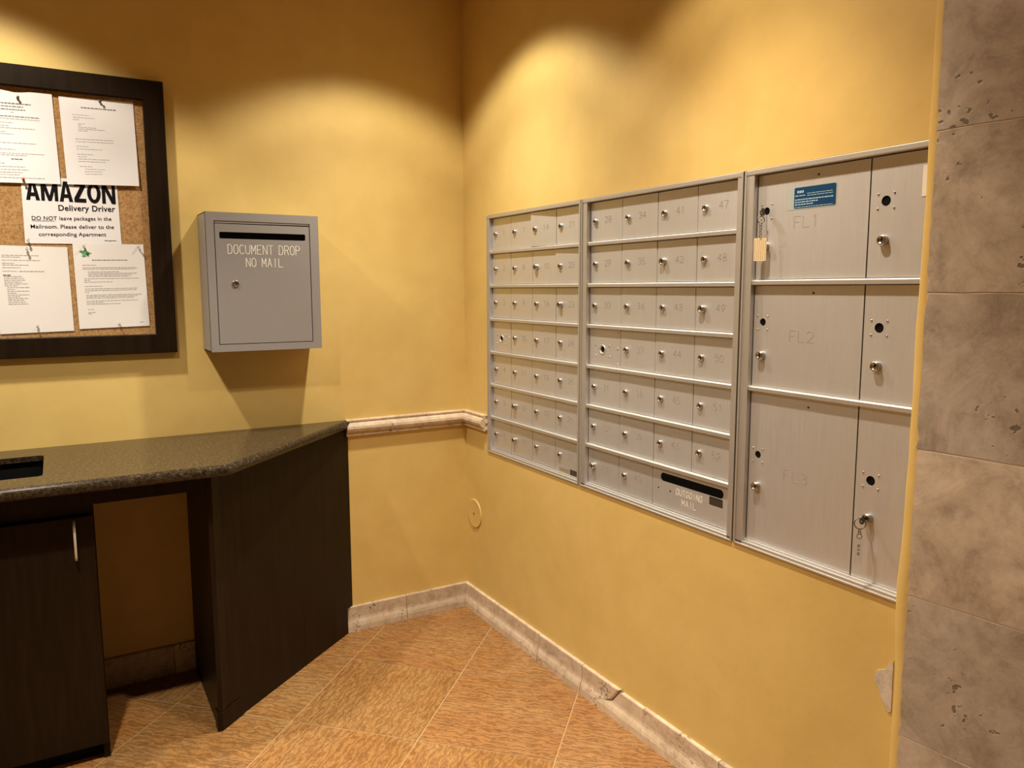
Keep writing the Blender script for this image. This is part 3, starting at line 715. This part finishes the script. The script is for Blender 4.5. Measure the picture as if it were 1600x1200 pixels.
# 1 large black warning notice (under the two upper sheets)
s3 = Sheet([(-1.6800, 1.870), (-1.3905, 1.877), (-1.3865, 1.652), (-1.6815, 1.648)], YB, lambda a, b: .0006 + .001*b*a)
p3 = paper('white notice headed in huge black letters, about packages, pinned below two upper sheets', s3, PAPER)
tx = MB()
BLK = {'A': (5, [[(0, 0), (1.45, 0), (2.85, 6), (1.7, 6)], [(3.55, 0), (5, 0), (3.3, 6), (2.15, 6)], [(1.1, 1.15), (3.9, 1.15), (3.65, 2.25), (1.35, 2.25)]]),
       'M': (6.2, [[(0, 0), (1.3, 0), (1.3, 6), (0, 6)], [(4.9, 0), (6.2, 0), (6.2, 6), (4.9, 6)], [(0, 6), (1.5, 6), (3.7, 0), (2.5, 0)], [(4.7, 6), (6.2, 6), (3.7, 0), (2.5, 0)]]),
       'Z': (4.5, [[(.1, 4.8), (4.4, 4.8), (4.4, 6), (.1, 6)], [(0, 0), (4.5, 0), (4.5, 1.2), (0, 1.2)], [(2.55, 4.8), (4.4, 4.8), (1.9, 1.2), (0, 1.2)]]),
       'O': (5.2, [[(2.6+2.6*math.cos(a), 3+3.08*math.sin(a)), (2.6+2.6*math.cos(b), 3+3.08*math.sin(b)), (2.6+1.15*math.cos(b), 3+1.95*math.sin(b)), (2.6+1.15*math.cos(a), 3+1.95*math.sin(a))]
                   for a, b in [(2*PI*k/24, 2*PI*(k+1)/24) for k in range(24)]]),
       'N': (5.2, [[(0, 0), (1.35, 0), (1.35, 6), (0, 6)], [(3.85, 0), (5.2, 0), (5.2, 6), (3.85, 6)], [(0, 6), (1.55, 6), (5.2, 0), (3.65, 0)]])}
tot = sum(BLK[q][0] for q in 'AMAZON') + 5*.45; u = 0
for q in 'AMAZON':
    for kk, pl_ in enumerate(BLK[q][1]):
        pp = []
        for a, b in pl_:
            f_ = (u+a)/tot; ia, ib = s3.inv(-1.6690 + .2720*f_, (1.7940 - .0010*f_) + (.0690)*b/6); pp.append(s3.at(ia, ib, .0008 + .00002*(kk % 4)))
        tx.add(pp, [list(range(len(pp)))])
    u += BLK[q][0] + .45
s3.text(tx, 'Delivery Driver', -1.5760, -1.4005, (1.7620, 1.7655), (1.7820, 1.7865), .022, 1.07)
s3.text(tx, 'DO NOT leave packages in the', -1.6570, -1.4145, (1.7275, 1.7345), (1.7405, 1.7475), .012, 1.04)
s3.text(tx, 'Mailroom. Please deliver to the', -1.6620, -1.4080, (1.6990, 1.7060), (1.7120, 1.7190), .012, 1.04)
s3.text(tx, 'corresponding Apartment', -1.6400, -1.4340, (1.6740, 1.6790), (1.6865, 1.6920), .012, 1.04)
s3.text(tx, 'Management', -1.4400, -1.4030, (1.6625, 1.6635), (1.6660, 1.6675), .02)
a0, b0 = s3.inv(-1.657, 1.7255); a1, _ = s3.inv(-1.590, 1.7255); s3.strip(tx, a0, a1, b0, .006)
onpaper(tx, 'lettering', INK, p3)
# 2 upper left sheet
s1 = Sheet([(-1.7860, 2.1475), (-1.5715, 2.1515), (-1.5640, 1.8520), (-1.7815, 1.8455)], YB-.0012, lambda a, b: .0006 + .0035*b*b + .003*(1-b)**6)
p1 = paper('white typed notice with a bold heading, top left on the cork board', s1, PAPER, top=lambda a: .022*math.exp(-((a-.52)/.14)**2))
h1 = MB(); s1.fine(h1, [(.16, .70, .135, .013), (.22, .60, .168, .011), (.22, .62, .200, .011), (.05, .80, .275, .010), (.37, .52, .735, .012)], 1)
onpaper(h1, 'heading', FINED, p1)
f1 = MB(); s1.fine(f1, [(.03, .30, .115, .005), (.42, .48, .232), (.03, .80, .302), (.03, .44, .345), (.12, .38, .38), (.04, .72, .402), (.05, .34, .445), (.04, .44, .467), (.04, .24, .505), (.04, .16, .545), (.04, .72, .562),
                        (.06, .26, .61), (.04, .44, .632), (.04, .82, .675), (.04, .58, .695), (.03, .28, .785), (.05, .54, .820), (.05, .58, .852), (.05, .52, .882), (.05, .46, .908), (.04, .80, .94)], 2, .0085)
onpaper(f1, 'fine_print', FINE, p1)
# 3 upper right sheet
s2 = Sheet([(-1.5520, 2.1480), (-1.3220, 2.1525), (-1.3185, 1.8610), (-1.5435, 1.8530)], YB-.0014, lambda a, b: .0005 + .0060*b*b*(0.6+.4*a) + .0015*math.sin(PI*a)*b)
p2 = paper('white typed notice hung by one dark pin, top right on the cork board', s2, PAPER)
h2 = MB(); s2.fine(h2, [(.28, .75, .105, .013)], 3); onpaper(h2, 'heading', FINED, p2)
f2 = MB(); s2.fine(f2, [(.15, .38, .195), (.16, .45, .225), (.16, .24, .25), (.22, .31, .295), (.22, .26, .315), (.22, .47, .335), (.22, .58, .355), (.22, .34, .375), (.17, .68, .47), (.17, .68, .50), (.17, .34, .555), (.17, .52, .585),
                        (.17, .40, .645), (.18, .30, .672), (.18, .60, .70), (.18, .55, .728), (.19, .36, .785), (.26, .53, .815), (.25, .49, .843), (.25, .49, .872)], 4, .006)
onpaper(f2, 'fine_print', FINE, p2)
# 4 lower left sheet
s4 = Sheet([(-1.7745, 1.6400), (-1.5580, 1.6380), (-1.5545, 1.3465), (-1.7740, 1.3410)], YB, lambda a, b: .0006 + .0045*max(0, a-.45)*(1-b)**4 + .001*b)
p4 = paper('white typed list pinned at the lower left of the cork board', s4, PAPER2)
f4 = MB(); s4.fine(f4, [(.10, .60, .105), (.10, .35, .125), (.10, .62, .16), (.10, .26, .195), (.10, .45, .215), (.10, .34, .245), (.10, .30, .285), (.32, .66, .285, .011)]
        + [(.11+.03*(k > 5), .22+.22*abs(math.sin(k*1.7+.6)), .345+.021*k) for k in range(16)], 5, .0075)
onpaper(f4, 'fine_print', FINE, p4); h4 = MB(); s4.fine(h4, [(.10, .20, .328, .013)], 5); onpaper(h4, 'heading', FINED, p4)
# 5 lower right sheet with a green emblem
s5 = Sheet([(-1.5415, 1.6500), (-1.3160, 1.6540), (-1.3105, 1.3580), (-1.5375, 1.3520)], YB-.0002, lambda a, b: .0006 + .0025*math.sin(PI*a)*(1-b)**3 + .001*b)
p5 = paper('white letter with a green emblem, lower right on the cork board', s5, PAPER2)
f5 = MB(); s5.fine(f5, [(.11, .30, .245), (.11, .88, .275), (.11, .86, .292), (.18, .62, .325), (.18, .88, .343), (.18, .80, .36), (.18, .76, .378), (.12, .90, .405), (.12, .20, .425), (.12, .52, .445),
                        (.12, .37, .495), (.12, .86, .525), (.12, .85, .545), (.12, .18, .565), (.13, .92, .60), (.13, .86, .618), (.13, .80, .636), (.13, .86, .67), (.13, .36, .69), (.13, .60, .708), (.14, .22, .77), (.14, .25, .805), (.14, .20, .822)], 6, .0065)
pg = MB(); s5.fine(pg, [(.86, .91, .945)], 6, .0065); onpaper(pg, 'page_number', FINE, p5)
onpaper(f5, 'fine_print', FINE, p5); h5 = MB(); s5.fine(h5, [(.25, .76, .185, .009)], 7); onpaper(h5, 'heading', FINED, p5)
em = MB()
def blob(cx, cz, rx, rz, rot=0, n=18):
    pts = []
    for k in range(n):
        a = 2*PI*k/n; u, v = rx*math.cos(a), rz*math.sin(a); x, z = cx+u*math.cos(rot)-v*math.sin(rot), cz+u*math.sin(rot)+v*math.cos(rot)
        pts.append(s5.at(*s5.inv(x, z), .0007 + .0001*em.cur))
    em.add(pts, [list(range(n))])
for q in ((-1.503, 1.619, .013, .009, -.15), (-1.517, 1.624, .005, .0035, .5), (-1.489, 1.618, .005, .002, .2), (-1.503, 1.633, .002, .006, .3), (-1.508, 1.608, .007, .003, 0)): blob(*q)
em.cur = 1
for q in ((-1.500, 1.622, .0055, .004, .2), (-1.509, 1.615, .004, .0018, .2), (-1.502, 1.611, .005, .0016, 0)): blob(*q)
onpaper(em, 'emblem', [GREEN, GREEN2], p5)

# push pins
PINP = [(.0004, .0), (.0005, -.006), (.0042, -.0062), (.0042, -.0076), (.0024, -.0086), (.0022, -.0130), (.0038, -.0150), (.0040, -.0163), (.0003, -.0166)]
pin_me = {}
def pin(label, x, z, M, y=-.0112, tilt=0.25):
    o = MB().lathe(PINP, (0, 0, 0), (0, 1, 0), 14).build('push_pin', M); o.location = (x, y, z); o.rotation_euler = (-tilt, 0, .15)
    tag(o, label, 'push pin', 'push pins on the cork board'); return o
pin('grey pin holding the top left notice', -1.6715, 2.124, DCHROME, -.0118)
pin('navy blue pin holding the top right notice', -1.4285, 2.1395, NAVY, -.0118)
pin('red pin at the upper left corner of the large lettered notice', -1.6735, 1.8585, RED, -.0128)
pin('clear pin at the lower left corner of the large lettered notice', -1.6735, 1.6555, CLEAR)
pin('clear pin at the top of the lower left typed list', -1.6790, 1.6265, CLEAR)
pin('clear pin at the bottom of the lower left typed list', -1.6650, 1.3625, CLEAR)
pin('clear pin beside the green emblem', -1.5080, 1.6400, CLEAR, -.0122)
pin('clear pin at the top right corner of the letter with the green emblem', -1.3345, 1.6420, CLEAR)
pin('clear pin at the bottom of the letter with the green emblem', -1.4120, 1.3645, CLEAR)

# ------------------------------------------------------------------ counter
ZT, TH = .9365, .038
ct = thing('countertop', 'dark speckled granite countertop with an angled end by the chair rail', 'countertop', (-1.6, 0, ZT))
A, B, D_, E_ = Vector((-2.95, -.001)), Vector((-.545, -.001)), Vector((-1.157, -.628)), Vector((-2.95, -.628))
def inset(d):      # front and angled edges move in by d
    nd = (D_-B).normalized(); nn = Vector((-nd.y, nd.x));
    if nn.dot(Vector((-1.8, -.3)) - B) < 0: nn = -nn
    b0, d0 = B + nn*d, D_ + nn*d
    def inter_y(y): t_ = (y-b0.y)/(d0.y-b0.y); return Vector((b0.x + (d0.x-b0.x)*t_, y))
    return [A, inter_y(-.001), inter_y(-.628+d), Vector((-2.95, -.628+d))]
rad = TH/2; c = MB(); rings = []
for k in range(11):
    th = -PI/2 + PI*k/10; rings.append((rad*(1-math.cos(th))*.85, ZT-rad + rad*math.sin(th)))
hole = rrect(-2.06, -1.672, -.490, -.149, .018, 5)
for (da, za), (db_, zb2) in zip(rings, rings[1:]):
    P, Q = inset(da), inset(db_)
    for k in (1, 2): c.add([(*P[k], za), (*P[k+1], za), (*Q[k+1], zb2), (*Q[k], zb2)], [(0, 1, 2, 3)], True)
    c.add([(*P[3], za), (*P[0], za), (*Q[0], zb2), (*Q[3], zb2)], [(0, 1, 2, 3)])
pl = [tuple(q) for q in inset(rings[-1][0])]
c.plate(pl, [hole], lambda p, d: (p[0], p[1], d), ZT, ZT-.018)
c.plate(pl, [rrect(-2.09, -1.642, -.520, -.119, .018, 5)], lambda p, d: (p[0], p[1], d), ZT-.018, ZT-TH)
cto = c.build('slab', GRAN, fix=True); cto.name = 'slab'; pw(cto, ct)
ap = MB(); zt_ = ZT-TH-.0005
ap.box((-2.93, -.560, .848), (-1.236, -.540, zt_)); ap.box((-1.545, -.08, .848), (-1.236, -.06, zt_))
pw(ap.build('apron', WOOD), ct)
cab = thing('base_cabinet', 'dark espresso wooden base cabinet left of the open knee space', 'cabinet', (-2.2, -.3, 0))
k = MB(); k.box((-1.563, -.4995, 0), (-1.545, -.030, .848)); k.box((-2.93, -.4995, .036), (-2.91, -.030, .848)); k.box((-2.91, -.045, .036), (-1.563, -.030, .848)); k.box((-2.91, -.48, .056), (-1.563, -.045, .072)); k.box((-2.91, -.4995, .808), (-1.563, -.4975, .848))
pw(k.build('body', WOOD), cab)
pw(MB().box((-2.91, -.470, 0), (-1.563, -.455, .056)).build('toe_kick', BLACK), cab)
# black liner of the waste chute under the counter cut-out
bn = MB(); x0, x1, y0, y1 = -2.066, -1.666, -.4965, -.143; zb3 = .56; zt_ = ZT-TH-.0005
bn.box((x0, y0, zb3), (x1, y0+.002, zt_)).box((x0, y1-.002, zb3), (x1, y1, zt_)).box((x0, y0, zb3), (x0+.002, y1, zt_)).box((x1-.002, y0, zb3), (x1, y1, zt_)).box((x0, y0, zb3-.003), (x1, y1, zb3))
pw(bn.build('chute_liner', BLACK), cab)['label'] = 'black liner below the rectangular cut-out in the counter'
for x0, x1, hx in ((-2.232, -1.549, -1.601), (-2.92, -2.236, -2.868)):
    dr = pw(MB().box((x0, -.519, .058), (x1, -.5005, .803), .0022).build('door', WOOD), cab)
    hd = MB().tube([(hx, -.520, .672), (hx, -.536, .676), (hx, -.546, .688), (hx, -.549, .732), (hx, -.546, .776), (hx, -.536, .788), (hx, -.520, .792)], .0038, 10)
    hd = hd.build('handle', STEEL); hd.parent = dr; hd.location = -(dr.location + cab.location); hd['label'] = 'curved steel handle'

es = thing('counter_support', 'dark wooden angled end support under the counter, beside the bare wall', 'cabinet', (-1.0, -.2, 0))
SX = -1.218; F = Vector((-1.207, -.526)); G = Vector((-.566, -.002)); dv = (G-F).normalized(); nv = Vector((-dv.y, dv.x))
pw(MB().box((SX, -.515, .0), (SX+.018, -.0262, zt_)).build('side_panel', WOOD), es)
zz = .112; dp = MB(); F2 = F + nv*.018
at_y = lambda P, y: P + dv*((y-P.y)/dv.y)
for y_, z0, z1 in ((-.0262, 0, zz), (-.0015, zz, zt_)):
    dp.prism([tuple(F), tuple(at_y(F, y_)), tuple(at_y(F2, y_)), tuple(F2)], lambda p: (p[0], p[1], z0), lambda p: (p[0], p[1], z1))
pw(dp.build('angled_panel', WOOD), es)
ps = MB(); ps.prism([(SX-.001, -.512), (SX-.001, F.y-.004), (F.x+.003, F.y-.004), (F.x+.03, F.y+.024), (F.x+.02, -.490)], lambda p: (p[0], p[1], .0), lambda p: (p[0], p[1], zt_))
pw(ps.build('corner_post', WOOD), es)
pb = MB(); o_ = -.004
e1 = F + dv*.105 - nv*.004; e0 = F - dv*.002 - nv*.004
pb.prism([(SX-.005, -.49), (SX-.005, F.y-.008), (e0.x, F.y-.009), (e1.x, e1.y), (e1.x+nv.x*.012, e1.y+nv.y*.012), (SX+.02, -.49)], lambda p: (p[0], p[1], 0), lambda p: (p[0], p[1], .066))
pw(pb.build('plinth_block', WOOD), es)
